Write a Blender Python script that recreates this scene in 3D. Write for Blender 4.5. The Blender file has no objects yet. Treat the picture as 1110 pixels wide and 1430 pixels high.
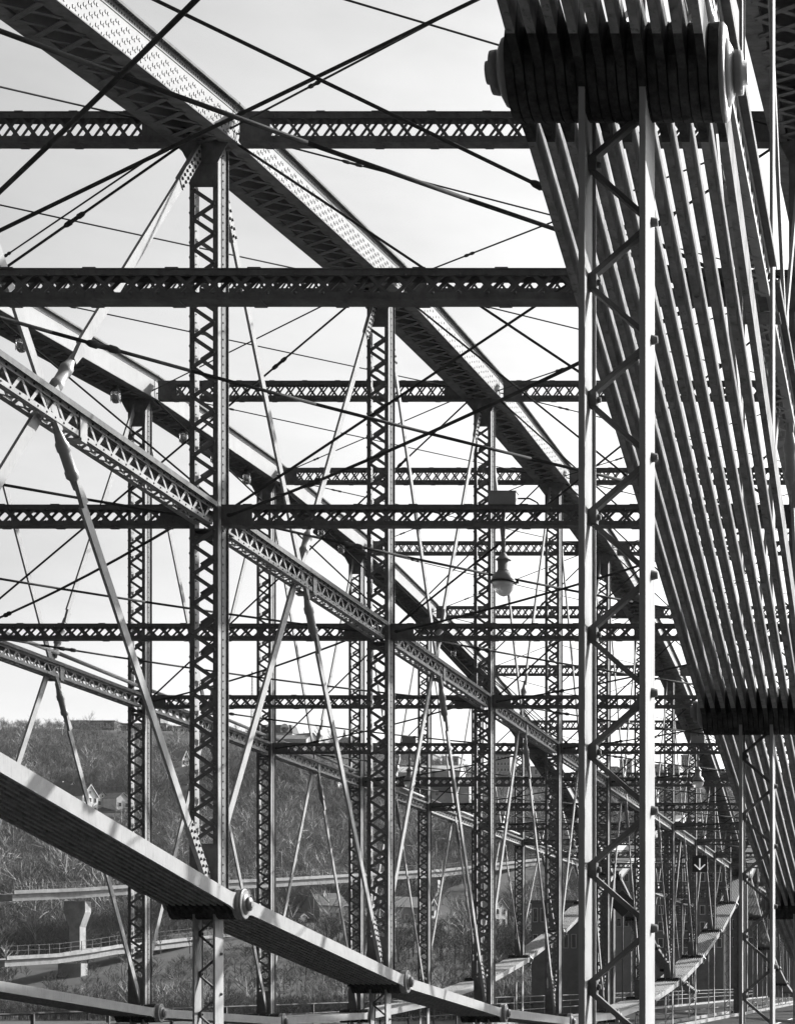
import bpy, math, random
import numpy as np
from mathutils import Vector, Matrix, noise
R = random.Random(7)
rad = math.radians
scn = bpy.context.scene
COL = scn.collection

# ------------------------------------------------------------------ camera
F = 2597.0            # focal length in pixels of a 1110 px wide frame
VX, VY = 1260.0, 1374.0
cam = bpy.data.cameras.new('camera')
cam.sensor_fit = 'HORIZONTAL'
cam.sensor_width = 36.0
cam.lens = F / 1110.0 * 36.0
cam.shift_x = (555.0 - VX) / 1110.0
cam.shift_y = (VY - 715.0) / 1110.0
cam.clip_start = 0.1
cam.clip_end = 12000
co = bpy.data.objects.new('camera', cam)
COL.objects.link(co)
co.location = (0, 0, 0)
co.rotation_euler = (rad(90), 0, 0)
scn.camera = co

# ------------------------------------------------------------------ light
SUN_AZ, SUN_EL = rad(38), rad(30)      # azimuth from +y towards +x
world = bpy.data.worlds.new('World')
scn.world = world
world.use_nodes = True
nt = world.node_tree
nt.nodes.clear()
out = nt.nodes.new('ShaderNodeOutputWorld')
bg = nt.nodes.new('ShaderNodeBackground')
sky = nt.nodes.new('ShaderNodeTexSky')
sky.sky_type = 'NISHITA'
sky.sun_disc = False
sky.sun_elevation = SUN_EL
sky.sun_rotation = SUN_AZ
sky.dust_density = 3.0
sky.air_density = 1.0
sep = nt.nodes.new('ShaderNodeSeparateColor')      # black and white film behind a red filter
nt.links.new(sky.outputs[0], sep.inputs[0])
tc = nt.nodes.new('ShaderNodeTexCoord')
mp = nt.nodes.new('ShaderNodeMapping')
mp.inputs['Scale'].default_value = (1.0, 1.0, 3.2)
nz = nt.nodes.new('ShaderNodeTexNoise')
nz.inputs['Scale'].default_value = 5.0
nz.inputs['Detail'].default_value = 6.0
nz.inputs['Roughness'].default_value = 0.55
nt.links.new(tc.outputs['Generated'], mp.inputs[0])
nt.links.new(mp.outputs[0], nz.inputs['Vector'])
mr = nt.nodes.new('ShaderNodeMapRange')
mr.inputs[1].default_value = 0.3
mr.inputs[2].default_value = 0.75
mr.inputs[3].default_value = 0.86
mr.inputs[4].default_value = 1.14
nt.links.new(nz.outputs['Fac'], mr.inputs[0])
mul = nt.nodes.new('ShaderNodeMath'); mul.operation = 'MULTIPLY'
nt.links.new(sep.outputs[0], mul.inputs[0])
nt.links.new(mr.outputs[0], mul.inputs[1])
# thin veil cloud scatters forward: the sky fades gently away from the sun's side
geo = nt.nodes.new('ShaderNodeVectorMath'); geo.operation = 'DOT_PRODUCT'
nt.links.new(tc.outputs['Generated'], geo.inputs[0])
geo.inputs[1].default_value = (math.sin(SUN_AZ) * math.cos(SUN_EL), math.cos(SUN_AZ) * math.cos(SUN_EL), math.sin(SUN_EL))
ph = nt.nodes.new('ShaderNodeMapRange'); ph.interpolation_type = 'SMOOTHERSTEP'
ph.inputs[1].default_value = -0.35
ph.inputs[2].default_value = 0.75
ph.inputs[3].default_value = 0.22
ph.inputs[4].default_value = 1.0
nt.links.new(geo.outputs['Value'], ph.inputs[0])
mul2 = nt.nodes.new('ShaderNodeMath'); mul2.operation = 'MULTIPLY'
nt.links.new(mul.outputs[0], mul2.inputs[0])
nt.links.new(ph.outputs[0], mul2.inputs[1])
nt.links.new(mul2.outputs[0], bg.inputs['Color'])
bg.inputs['Strength'].default_value = 0.15
nt.links.new(bg.outputs[0], out.inputs[0])
sl = bpy.data.lights.new('sun', 'SUN')
sl.energy = 5.0
sl.angle = rad(0.53)
sl.color = (1.0, 0.995, 0.985)
so = bpy.data.objects.new('sun', sl)
COL.objects.link(so)
sd = Vector((math.sin(SUN_AZ) * math.cos(SUN_EL), math.cos(SUN_AZ) * math.cos(SUN_EL), math.sin(SUN_EL)))
so.rotation_euler = (-sd).to_track_quat('-Z', 'Y').to_euler()
so.location = (30, -10, 60)
scn.view_settings.view_transform = 'Standard'
scn.view_settings.look = 'None'
scn.view_settings.exposure = 0.9
scn.view_settings.gamma = 1.0
scn.view_settings.use_curve_mapping = False
scn.render.engine = 'CYCLES'
scn.cycles.max_bounces = 5
scn.cycles.transparent_max_bounces = 8

# ------------------------------------------------------------------ materials
def mat(name, v, rough=0.6, var=0.25, scale=6.0, metal=0.0, bump=0.0, stain=0.0, spec=0.4, detail=4.0, bscale=None):
    m = bpy.data.materials.new(name)
    m.use_nodes = True
    t = m.node_tree
    b = t.nodes['Principled BSDF']
    b.inputs['Roughness'].default_value = rough
    b.inputs['Metallic'].default_value = metal
    b.inputs['Specular IOR Level'].default_value = spec
    c = t.nodes.new('ShaderNodeTexCoord')
    n = t.nodes.new('ShaderNodeTexNoise')
    n.inputs['Scale'].default_value = scale
    n.inputs['Detail'].default_value = detail
    n.inputs['Roughness'].default_value = 0.65
    t.links.new(c.outputs['Object'], n.inputs['Vector'])
    r = t.nodes.new('ShaderNodeValToRGB')
    e = r.color_ramp.elements
    lo, hi = v * (1 - var), v * (1 + var)
    e[0].position = 0.33; e[0].color = (lo, lo, lo, 1)
    e[1].position = 0.67; e[1].color = (hi, hi, hi, 1)
    t.links.new(n.outputs['Fac'], r.inputs[0])
    last = r.outputs[0]
    if stain:
        mp = t.nodes.new('ShaderNodeMapping')
        mp.inputs['Scale'].default_value = (9, 9, 1.2)
        n2 = t.nodes.new('ShaderNodeTexNoise')
        n2.inputs['Scale'].default_value = 2.3
        n2.inputs['Detail'].default_value = 7
        n2.inputs['Roughness'].default_value = 0.75
        t.links.new(c.outputs['Object'], mp.inputs[0])
        t.links.new(mp.outputs[0], n2.inputs['Vector'])
        r2 = t.nodes.new('ShaderNodeValToRGB')
        r2.color_ramp.elements[0].position = 0.54
        r2.color_ramp.elements[1].position = 0.68
        t.links.new(n2.outputs['Fac'], r2.inputs[0])
        mm = t.nodes.new('ShaderNodeMath'); mm.operation = 'MULTIPLY'
        mm.inputs[1].default_value = stain
        t.links.new(r2.outputs[0], mm.inputs[0])
        mx = t.nodes.new('ShaderNodeMix'); mx.data_type = 'RGBA'
        t.links.new(mm.outputs[0], mx.inputs['Factor'])
        t.links.new(last, mx.inputs[6])
        d = v * 0.3
        mx.inputs[7].default_value = (d, d, d, 1)
        last = mx.outputs[2]
    t.links.new(last, b.inputs['Base Color'])
    if bump:
        n3 = t.nodes.new('ShaderNodeTexNoise')
        n3.inputs['Scale'].default_value = bscale or scale * 5
        n3.inputs['Detail'].default_value = 4
        t.links.new(c.outputs['Object'], n3.inputs['Vector'])
        bp = t.nodes.new('ShaderNodeBump')
        bp.inputs['Strength'].default_value = bump
        bp.inputs['Distance'].default_value = 0.01
        t.links.new(n3.outputs['Fac'], bp.inputs['Height'])
        t.links.new(bp.outputs[0], b.inputs['Normal'])
    return m

M = {}
M['frame'] = mat('grey bridge paint', 0.15, 0.8, 0.22, 5, bump=0.15, stain=0.45, spec=0.1)  # on the posts, shade of the front faces is put into this tone
M['strut'] = mat('dark bridge paint', 0.13, 0.8, 0.25, 5, bump=0.15, stain=0.4, spec=0.1)
M['light'] = mat('pale sunlit-tone bridge paint', 0.29, 0.8, 0.1, 3, bump=0.1, stain=0.35, spec=0.15)  # paler tone with sunlight put in, as on post webs and outer eyebars
M['bar'] = mat('weathered eyebar paint', 0.25, 0.85, 0.3, 7, bump=0.4, stain=0.9, spec=0.03)
M['head'] = mat('grimy rusted shade-toned eyebar heads', 0.05, 0.85, 0.5, 9, bump=0.5, stain=0.8, spec=0.05)  # grime and rust, with the pin cluster's shade also put into the colour
M['chord'] = mat('pale chord plate paint', 0.29, 0.8, 0.07, 2, bump=0.1, stain=0.2, spec=0.15)
M['under'] = mat('shade-toned under-chord paint', 0.18, 0.85, 0.3, 4, stain=0.4, spec=0.05)  # darker under-chord tone: shade below the chord is put into the colour
M['rod'] = mat('dark rod paint', 0.05, 0.85, 0.25, 9, spec=0.1)
M['rivet'] = mat('dark rivet heads', 0.03, 0.6, 0.3, 9)  # rivet heads darker than the plates around them
M['nut'] = mat('cast nut paint', 0.2, 0.4, 0.1, 6, bump=0.2)
M['lampmetal'] = mat('lamp housing grey', 0.25, 0.45, 0.08, 8)
M['black'] = mat('black enamel', 0.02, 0.4, 0.2, 5)
M['white'] = mat('white paint', 0.8, 0.5, 0.05, 5)
M['concrete'] = mat('concrete', 0.24, 0.85, 0.2, 0.5, bump=0.1, stain=0.3)
M['asphalt'] = mat('asphalt', 0.04, 0.95, 0.25, 1.5, spec=0.05)

def glassmat(name, v, trans=0.0, rough=0.15):
    m = bpy.data.materials.new(name); m.use_nodes = True
    b = m.node_tree.nodes['Principled BSDF']
    b.inputs['Base Color'].default_value = (v, v, v, 1)
    b.inputs['Roughness'].default_value = rough
    b.inputs['Transmission Weight'].default_value = trans
    b.inputs['Subsurface Weight'].default_value = 0
    return m
M['bowl'] = glassmat('frosted lamp glass', 0.9, 0.35, 0.4)
M['jar'] = glassmat('clear lantern glass', 0.9, 0.8, 0.2)
M['pane'] = glassmat('window glass', 0.03, 0.0, 0.15)

# ------------------------------------------------------------------ mesh helpers
class MB:
    def __init__(self): self.v = []; self.f = []; self.sm = []
    def box(self, c, a, b, d):
        """box with centre c and half-extent vectors a, b, d"""
        i = len(self.v)
        cx, cy, cz = c
        for s in (-1, 1):
            for t in (-1, 1):
                for u in (-1, 1):
                    self.v.append((cx + s*a[0] + t*b[0] + u*d[0], cy + s*a[1] + t*b[1] + u*d[1], cz + s*a[2] + t*b[2] + u*d[2]))
        for q in ((0,1,3,2),(4,6,7,5),(0,4,5,1),(2,3,7,6),(0,2,6,4),(1,5,7,3)):
            self.f.append(tuple(i + k for k in q)); self.sm.append(False)
        return self
    def ab(self, x0, x1, y0, y1, z0, z1):
        return self.box(((x0+x1)/2, (y0+y1)/2, (z0+z1)/2), ((x1-x0)/2, 0, 0), (0, (y1-y0)/2, 0), (0, 0, (z1-z0)/2))
    def beam(self, p, q, side, w, t):
        """bar from p to q, width w along 'side' (made square to the axis), thickness t across"""
        p = Vector(p); q = Vector(q); ax = q - p
        s = Vector(side); s = s - ax.normalized() * s.dot(ax.normalized()); s.normalize()
        n = ax.cross(s).normalized()
        return self.box((p + q) / 2, s * (w/2), n * (t/2), ax / 2)
    def tube(self, p, q, r, n=8, r2=None):
        return self.lathe(p, q, [(0, r), (1, r if r2 is None else r2)], n)
    def lathe(self, p, q, prof, n=12, smooth=True, caps=True):
        p = Vector(p); q = Vector(q); ax = q - p
        u = ax.orthogonal().normalized(); w = ax.normalized().cross(u)
        i = len(self.v)
        for t, r in prof:
            c = p + ax * t
            for k in range(n):
                a = 2*math.pi*k/n
                self.v.append(tuple(c + (u*math.cos(a) + w*math.sin(a)) * r))
        m = len(prof)
        for j in range(m-1):
            for k in range(n):
                a = i + j*n + k; b = i + j*n + (k+1) % n
                self.f.append((a, b, b+n, a+n)); self.sm.append(smooth)
        if caps:
            self.f.append(tuple(i + k for k in reversed(range(n)))); self.sm.append(False)
            self.f.append(tuple(i + (m-1)*n + k for k in range(n))); self.sm.append(False)
        return self
    def prism(self, pts, dvec):
        """closed polygon pts (3D) swept by dvec"""
        i = len(self.v); n = len(pts); d = Vector(dvec)
        for p in pts: self.v.append(tuple(p))
        for p in pts: self.v.append(tuple(Vector(p) + d))
        self.f.append(tuple(i + k for k in range(n))); self.sm.append(False)
        self.f.append(tuple(i + n + k for k in reversed(range(n)))); self.sm.append(False)
        for k in range(n):
            self.f.append((i+k, i+n+k, i+n+(k+1) % n, i+(k+1) % n)); self.sm.append(False)
        return self
    def path(self, pts, r, n=6):
        for a, b in zip(pts, pts[1:]): self.tube(a, b, r, n)
        return self
    def rivet(self, c, nrm, r=0.017, h=0.012, sm=True):
        nrm = Vector(nrm).normalized(); u = nrm.orthogonal().normalized(); w = nrm.cross(u)
        c = Vector(c); i = len(self.v)
        for rr, hh in ((r, 0), (r*0.75, h)):
            for k in range(6):
                a = math.pi*k/3
                self.v.append(tuple(c + u*(math.cos(a)*rr) + w*(math.sin(a)*rr) + nrm*hh))
        for k in range(6):
            self.f.append((i+k, i+(k+1) % 6, i+6+(k+1) % 6, i+6+k)); self.sm.append(sm)
        self.f.append(tuple(i+6+k for k in range(6))); self.sm.append(sm)
        return self
    def mesh(self, name, m, off=(0,0,0)):
        me = bpy.data.meshes.new(name)
        ox, oy, oz = off
        me.from_pydata([(a-ox, b-oy, c-oz) for a, b, c in self.v], [], self.f)
        me.polygons.foreach_set('use_smooth', self.sm)
        me.materials.append(m)
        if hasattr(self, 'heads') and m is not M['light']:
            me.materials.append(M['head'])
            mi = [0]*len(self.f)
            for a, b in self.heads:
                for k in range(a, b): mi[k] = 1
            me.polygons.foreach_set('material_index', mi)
        me.update()
        return me

CUBE = {}
def unit_box(m):
    """shared unit box, scaled by each piece's own matrix"""
    if m.name not in CUBE:
        b = MB(); b.ab(-.5, .5, -.5, .5, -.5, .5)
        CUBE[m.name] = b.mesh('flat_bar', m)
    return CUBE[m.name]

LOCS = {}
def thing(name, label, cat, loc=(0,0,0), group=None):
    o = bpy.data.objects.new(name, None); COL.objects.link(o)
    o.location = loc; o['label'] = label; o['category'] = cat
    if group: o['group'] = group
    o.empty_display_size = 0.2
    LOCS[o.name] = Vector(loc)
    return o
def part(name, mb, m, parent, label=None, stuff=False):
    off = LOCS[parent.name] if parent else Vector((0,0,0))
    if parent is not None and parent.type == 'MESH': off = LOCS[parent.name]
    me = mb.mesh(name, m, off)
    o = bpy.data.objects.new(name, me); COL.objects.link(o)
    o.parent = parent
    LOCS[o.name] = off
    if label: o['label'] = label
    if stuff: o['kind'] = 'stuff'
    return o
def piece(name, m, parent, p, q, side, w, t):
    """flat bar as an object of its own, sharing one mesh"""
    off = LOCS[parent.name]
    p = Vector(p); q = Vector(q); ax = q - p; L = ax.length; d = ax / L
    s = Vector(side); s = (s - d * s.dot(d)).normalized(); n = d.cross(s)
    c = (p + q)/2 - off
    mm = Matrix(((s[0]*w, n[0]*t, ax[0], c[0]), (s[1]*w, n[1]*t, ax[1], c[1]), (s[2]*w, n[2]*t, ax[2], c[2]), (0,0,0,1)))
    o = bpy.data.objects.new(name, unit_box(m)); COL.objects.link(o)
    o.parent = parent; o.matrix_local = mm
    return o
def solo(name, mb, m, label, cat, group=None, loc=None):
    loc = Vector(loc) if loc is not None else Vector((0,0,0))
    o = bpy.data.objects.new(name, mb.mesh(name, m, loc)); COL.objects.link(o)
    o.location = loc
    o['label'] = label; o['category'] = cat
    if group: o['group'] = group
    LOCS[o.name] = loc
    return o
def struct(name, me_or_mb, m=None, kind='structure'):
    me = me_or_mb.mesh(name, m) if isinstance(me_or_mb, MB) else me_or_mb
    o = bpy.data.objects.new(name, me); COL.objects.link(o); o['kind'] = kind
    return o
def at(px, py, d):
    return Vector(((px - VX)/F*d, d, (VY - py)/F*d))

# ------------------------------------------------------------------ the bridge
P = 8.44; Y0 = 0.037*P; HM = 6.42; HH = 7.5; DECK = -1.75
XT = {'left': -17.44, 'middle': -9.567, 'near': -1.342}
def yk(k, y0=Y0): return y0 + P*k
def hk(k): return HH*(1 - ((k - 6.5)/6.5)**2)
ORD = ['nearest', 'second', 'third', 'fourth', 'fifth', 'sixth', 'seventh', 'eighth', 'ninth', 'tenth', 'eleventh', 'twelfth', 'thirteenth']
def nth(i): return ORD[i] + (' to the camera' if i == 0 else ' from the camera')

def post(T, X, Y, z0, z1, lod, mesh_parts):
    """riveted post of two channels with zig-zag lacing front and back"""
    b = MB(); wb = MB()
    w, dy = 0.187, 0.15
    for s in (-1, 1):
        wb.ab(X+s*w-0.008, X+s*w+0.008, Y-dy, Y+dy, z0, z1)                    # web
        x0, x1 = sorted((X + s*(w+0.008), X + s*(w-0.062)))
        b.ab(x0, x1, Y-dy-0.012, Y-dy-0.0005, z0, z1)
        x0, x1 = sorted((X + s*(w+0.0085), X + s*(w+0.045)))
        b.ab(x0, x1, Y+dy-0.012, Y+dy, z0, z1)
        x0, x1 = sorted((X + s*(w+0.0085), X + s*(w+0.017)))
        b.ab(x0, x1, Y-dy+0.11, Y+dy-0.0125, z0, z1)
    b.ab(X-w+0.01, X+w-0.01, Y-dy-0.03, Y-dy-0.013, z1-0.62, z1)              # head plate
    b.ab(X-w+0.01, X+w-0.01, Y-dy-0.03, Y-dy-0.013, z0, z0+0.62)              # foot plate
    for zz in (HM+0.27, HM+0.19, HM-0.27, HM-0.19):
        if z0+0.8 < zz < z1-0.8:
            b.ab(X-w+0.02, X+w-0.02, Y-dy+0.002, Y+dy-0.02, zz-0.012, zz+0.012)
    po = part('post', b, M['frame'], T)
    part('channel_web', wb, M['light'], po)  # sunlight painted in: webs paler than the shaded flanges and legs
    # lacing
    per = 0.404; half = per/2
    n = int((z1 - z0 - 1.3)/half); za = z0 + 0.65
    half = (z1 - z0 - 1.3)/n
    for face, yy in (('f', -dy-0.018), ('b', dy-0.008)):
        lb = MB()
        for i in range(n):
            s = 1 if i % 2 else -1
            if face == 'b': s = -s
            p = (X + s*0.15, Y+yy, za + i*half); q = (X - s*0.15, Y+yy, za + (i+1)*half)
            if mesh_parts: piece('lacing_bar', M['frame'], po, p, q, (0,1,0), 0.010, 0.055)
            else: lb.beam(p, q, (0,1,0), 0.010, 0.055)
        if not mesh_parts: part('lacing', lb, M['frame'], po, stuff=True)
    if lod == 0:
        rb = MB()
        for i in range(n+1):
            s = 1 if i % 2 else -1
            z = za + i*half
            rb.rivet((X + s*0.15, Y-dy-0.024, z), (0,-1,0), 0.02, 0.02)
            rb.rivet((X - 0.187-0.008, Y-dy+0.03, z+half*.5), (-1,0,0), 0.022, 0.02)
        zz = z0
        while zz < z1:
            for s in (-1, 1):
                rb.rivet((X + s*(w-0.04), Y-dy-0.012, zz), (0,-1,0), 0.012, 0.008)
                rb.rivet((X + s*(w+0.03), Y+dy-0.012, zz), (0,-1,0), 0.014, 0.012)
                rb.rivet((X + s*w + 0.017, Y-dy+0.15, zz), (1,0,0), 0.014, 0.012)
            zz += 0.115
        part('rivet', rb, M['frame'], po, stuff=True)
    return po

def hanger(T, X, Y, z0, z1, lod, mesh_parts, zl):
    """light laced hanger below the pin"""
    b = MB(); w, dy = 0.148, 0.15
    for s in (-1, 1):
        b.ab(X+s*w-0.007, X+s*w+0.007, Y-dy, Y+dy, z0, z1)
        for yy in (-dy-0.010, dy):
            xi, xo = X+s*w+0.007*s, X+s*(w-0.022)
            b.ab(min(xi, xo), max(xi, xo), Y+yy, Y+yy+0.010, z0, z1)
    h = part('hanger', b, M['light'], T)
    half = 0.2785
    zu = z1; z1 = zl + 0.35
    n = int((z1 - 0.35 - z0)/half)
    lb = MB(); nb = MB()
    for i in range(n):
        s = -1 if i % 2 else 1
        z = z1 - 0.35 - i*half
        p = (X + s*0.137, Y+0.06, z-0.02); q = (X - s*0.137, Y+0.06, z - half+0.02)
        if mesh_parts: piece('lacing_bar', M['strut'], h, p, q, (0,1,0), 0.05, 0.024)
        else: lb.beam(p, q, (0,1,0), 0.05, 0.024)
        if s < 0 and lod == 0:
            nb.ab(X-w+0.008, X-w+0.045, Y+0.03, Y+0.09, z-0.035, z+0.035)
            nb.lathe((X-w+0.046, Y+0.06, z), (X-w+0.062, Y+0.06, z), [(0, .016), (1, .012)], 8)
        if s > 0 and lod == 0:
            nb.rivet((X+w+0.007, Y+0.04, z), (1,0,0), 0.024, 0.03)
    if not mesh_parts and lb.v: part('lacing', lb, M['strut'], h, stuff=True)
    if nb.v: part('bolt', nb, M['strut'], h, stuff=True)

def eyebar(mb, X, p, q, h, hd, t):
    """flat bar with round heads in the plane of the truss; p, q are (y, z)"""
    p = Vector((0, p[0], p[1])); q = Vector((0, q[0], q[1])); ax = (q-p).normalized(); n = Vector((0, -ax.z, ax.y))
    a0 = math.asin(h/2/(hd/2)) * 1.25
    x = Vector((X - t/2, 0, 0)); hs = hd*0.85
    k0 = len(mb.f)
    for c, sgn in ((p, -1), (q, 1)):
        pts = []
        for k in range(17):
            a = -(math.pi - a0) + 2*(math.pi - a0)*k/16
            pts.append(c + ax*(sgn*math.cos(a)*hd/2) + n*(sgn*math.sin(a)*hd/2))
        cc = c - ax*(sgn*hs)
        pts += [cc + n*(sgn*h/2), cc - n*(sgn*h/2)]
        mb.prism([v + x for v in pts], (t, 0, 0))
    k1 = len(mb.f)
    a_, b_ = p + ax*(hs*1.0002), q - ax*(hs*1.0002)
    mb.prism([v + x for v in (a_ + n*h/2, b_ + n*h/2, b_ - n*h/2, a_ - n*h/2)], (t, 0, 0))
    mb.heads = getattr(mb, 'heads', []) + [(k0, k1)]

def chord_panel(T, X, ya, za, yb, zb, lod, riv, cap):
    a = Vector((X, ya, za)); c = Vector((X, yb, zb)); ax = (c-a); L = ax.length; d = ax/L
    up = Vector((1,0,0)).cross(d)
    H = 0.275
    e = 0.02
    a2, c2 = a - d*e, c + d*e
    mid = (a2+c2)/2; hx = (c2-a2)/2
    def slab(mb, x0, x1, u0, u1):
        mb.box(mid + Vector(((x0+x1)/2, 0, 0)) + up*((u0+u1)/2), ((x1-x0)/2, 0, 0), up*((u1-u0)/2), hx)
    w = MB(); slab(w, 0.335, 0.35, -H, H); slab(w, -0.35, -0.335, -H, H)
    slab(w, 0.3505, 0.362, -H, -H+0.07); slab(w, -0.362, -0.3505, -H, -H+0.07)
    slab(w, 0.3505, 0.362, H-0.09, H); slab(w, -0.362, -0.3505, H-0.09, H)
    ch = part('top_chord', w, M['chord'], T)
    cp = MB(); slab(cp, -0.45, 0.45, H+0.001, H+0.022); slab(cp, 0.437, 0.45, H-0.012, H)
    part('cover_plate', cp, M['strut'], ch)
    fl = MB()
    for s in (-1, 1):
        x0, x1 = sorted((s*0.23, s*0.45)); slab(fl, x0, x1, -H-0.014, -H-0.001)
        x0, x1 = sorted((s*0.323, s*0.334)); slab(fl, x0, x1, -H, -H+0.09)
    part('bottom_flange', fl, M['under'], ch)
    n = max(4, int(L/0.56)); st = L/n; lb = MB()
    for i in range(n):
        for s in (-1, 1):
            off = -H - 0.022 - (0.009 if s > 0 else 0)
            p = a + d*(i*st+0.03) + Vector((s*0.27,0,0)) + up*off
            q = a + d*((i+1)*st-0.03) + Vector((-s*0.27,0,0)) + up*off
            if lod == 0: piece('lattice_bar', M['under'], ch, p, q, up, 0.008, 0.085)
            else: lb.beam(p, q, up, 0.008, 0.085)
    if lod > 0: part('lattice', lb, M['under'], ch, stuff=True)
    if riv:
        rb = MB(); st = 0.15 if riv == 1 else 0.22; i = 0; x = X + 0.38
        t = 0.05
        while t < L-0.05:
            o2 = 0.05 if i % 2 else 0.0
            for u in (-0.19, -0.07, 0.05):
                c0 = a + d*t + up*(u + o2) + Vector((0.35,0,0))
                rb.rivet(c0, (1,0,0), 0.026, 0.008, False)
                if riv == 1: rb.rivet(c0 + d*0.068 - up*0.004, (1,0,0), 0.026, 0.008, False)
            t += st; i += 1
        t = 0.04
        while t < L-0.03:
            rb.rivet(a + d*t + up*(H-0.045) + Vector((0.362,0,0)), (1,0,0), 0.016, 0.008)
            rb.rivet(a + d*t + up*(H+0.0) + Vector((0.4,0,0)), -up, 0.016, 0.012)
            t += 0.075 if riv == 1 else 0.12
        part('rivet', rb, M['rivet'], ch, stuff=True)
    return ch

def side_strut(T, X, ya, yb, lod):
    """longitudinal lattice strut at mid height along a truss"""
    b = MB(); w = 0.12; h = 0.125; y0, y1 = ya+0.19, yb-0.19
    for s in (-1, 1):
        for t in (-1, 1):
            xo = X + s*w; zo = HM + t*h
            b.ab(min(xo, xo+s*0.010), max(xo, xo+s*0.010), y0, y1, min(zo, zo-t*0.05), max(zo, zo-t*0.05))
            xi = xo - s*0.075
            b.ab(min(xi, xo+s*0.010), max(xi, xo+s*0.010), y0, y1, min(zo+t*.001, zo+t*0.011), max(zo+t*.001, zo+t*0.011))
    ss = part('side_strut', b, M['light'], T)
    tp = MB(); tp.ab(X-w-0.07, X+w+0.07, y0, y1, HM+h+0.012, HM+h+0.024)
    tp.ab(X-w-0.07, X+w+0.07, y0+0.0, y0+0.3, HM-h-0.024, HM-h-0.012)
    tp.ab(X+w+0.0705, X+w+0.0785, y0, y1, HM+h-0.02, HM+h+0.05)
    part('top_plate', tp, M['strut'], ss)
    half = 0.205; n = int((y1-y0-0.1)/half); half = (y1-y0-0.1)/n
    lb = MB()
    for i in range(n):
        s = 1 if i % 2 else -1
        ya_, yb_ = y0+0.05+i*half, y0+0.05+(i+1)*half
        for xx in (X+w-0.006, X-w+0.006):
            p = (xx, ya_, HM - s*0.10); q = (xx, yb_, HM + s*0.10)
            if lod == 0 and xx > X: piece('lacing_bar', M['light'], ss, p, q, (1,0,0), 0.008, 0.045)
            else: lb.beam(p, q, (1,0,0), 0.008, 0.045)
        p = (X - s*0.09, ya_, HM-h-0.016); q = (X + s*0.09, yb_, HM-h-0.016)
        lb.beam(p, q, (0,0,1), 0.006, 0.045)
    part('lacing', lb, M['light'], ss, stuff=True)
    ym = (ya+yb)/2
    cl = MB(); cl.ab(X+w+0.012, X+w+0.026, ym-0.09, ym+0.09, HM-0.15, HM+0.16); cl.ab(X-w-0.03, X+w+0.03, ym-0.07, ym+0.07, HM-h-0.06, HM-h-0.025)
    part('clamp_plate', cl, M['light'], ss)
    if lod == 0:
        rb = MB(); y = y0+0.1
        while y < y1:
            rb.rivet((X+w+0.010, y, HM+h-0.02), (1,0,0), 0.015, 0.014); rb.rivet((X+w+0.010, y+0.1, HM-h+0.02), (1,0,0), 0.013, 0.01)
            y += half
        part('rivet', rb, M['rivet'], ss, stuff=True)

def diagonal(T, X, p, q, tfrac, w, riv=0):
    """flat tension bar with a sleeve nut; p is the top end (y, z)"""
    p = Vector((X, p[0], p[1])); q = Vector((X, q[0], q[1])); ax = (q-p); L = ax.length; d = ax/L
    n = Vector((1,0,0)).cross(d)
    b = MB(); c = p + ax*tfrac; g = 0.62
    b.beam(p, c - d*g, n, w, 0.036); b.beam(c + d*g, q, n, w, 0.036)
    for s in (-1, 1):
        b.prism([c + d*(s*g) + n*(w/2), c + d*(s*0.30) + n*0.04, c + d*(s*0.30) - n*0.04, c + d*(s*g) - n*(w/2)], (0.05,0,0))
    o = part('diagonal', b, M['light'], T)
    sb = MB(); sb.lathe(c - d*0.42, c + d*0.42, [(0,.038),(.14,.042),(.3,.062),(.33,.076),(.43,.076),(.45,.064),(.72,.064),(.74,.075),(.82,.075),(.86,.048),(1,.04)], 14)
    part('sleeve_nut', sb, M['lampmetal'], o)
    if riv:
        rb = MB()
        for fl, c0, sg in ((1, p, 1), (2, q, -1)):
            if not riv & fl: continue
            pb = MB(); pb.beam(c0+d*0.1*sg, c0+d*1.3*sg, n, w+0.02, 0.062)
            part('splice_plate', pb, M['light'], o)
            for i in range(9):
                for s in (-1, 1):
                    rb.rivet(c0 + d*sg*(0.28+i*0.12+s*0.02) + n*(s*0.042) + Vector((0.031,0,0)), (1,0,0), 0.024, 0.02)
        part('rivet', rb, M['rivet'], o, stuff=True)

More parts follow.
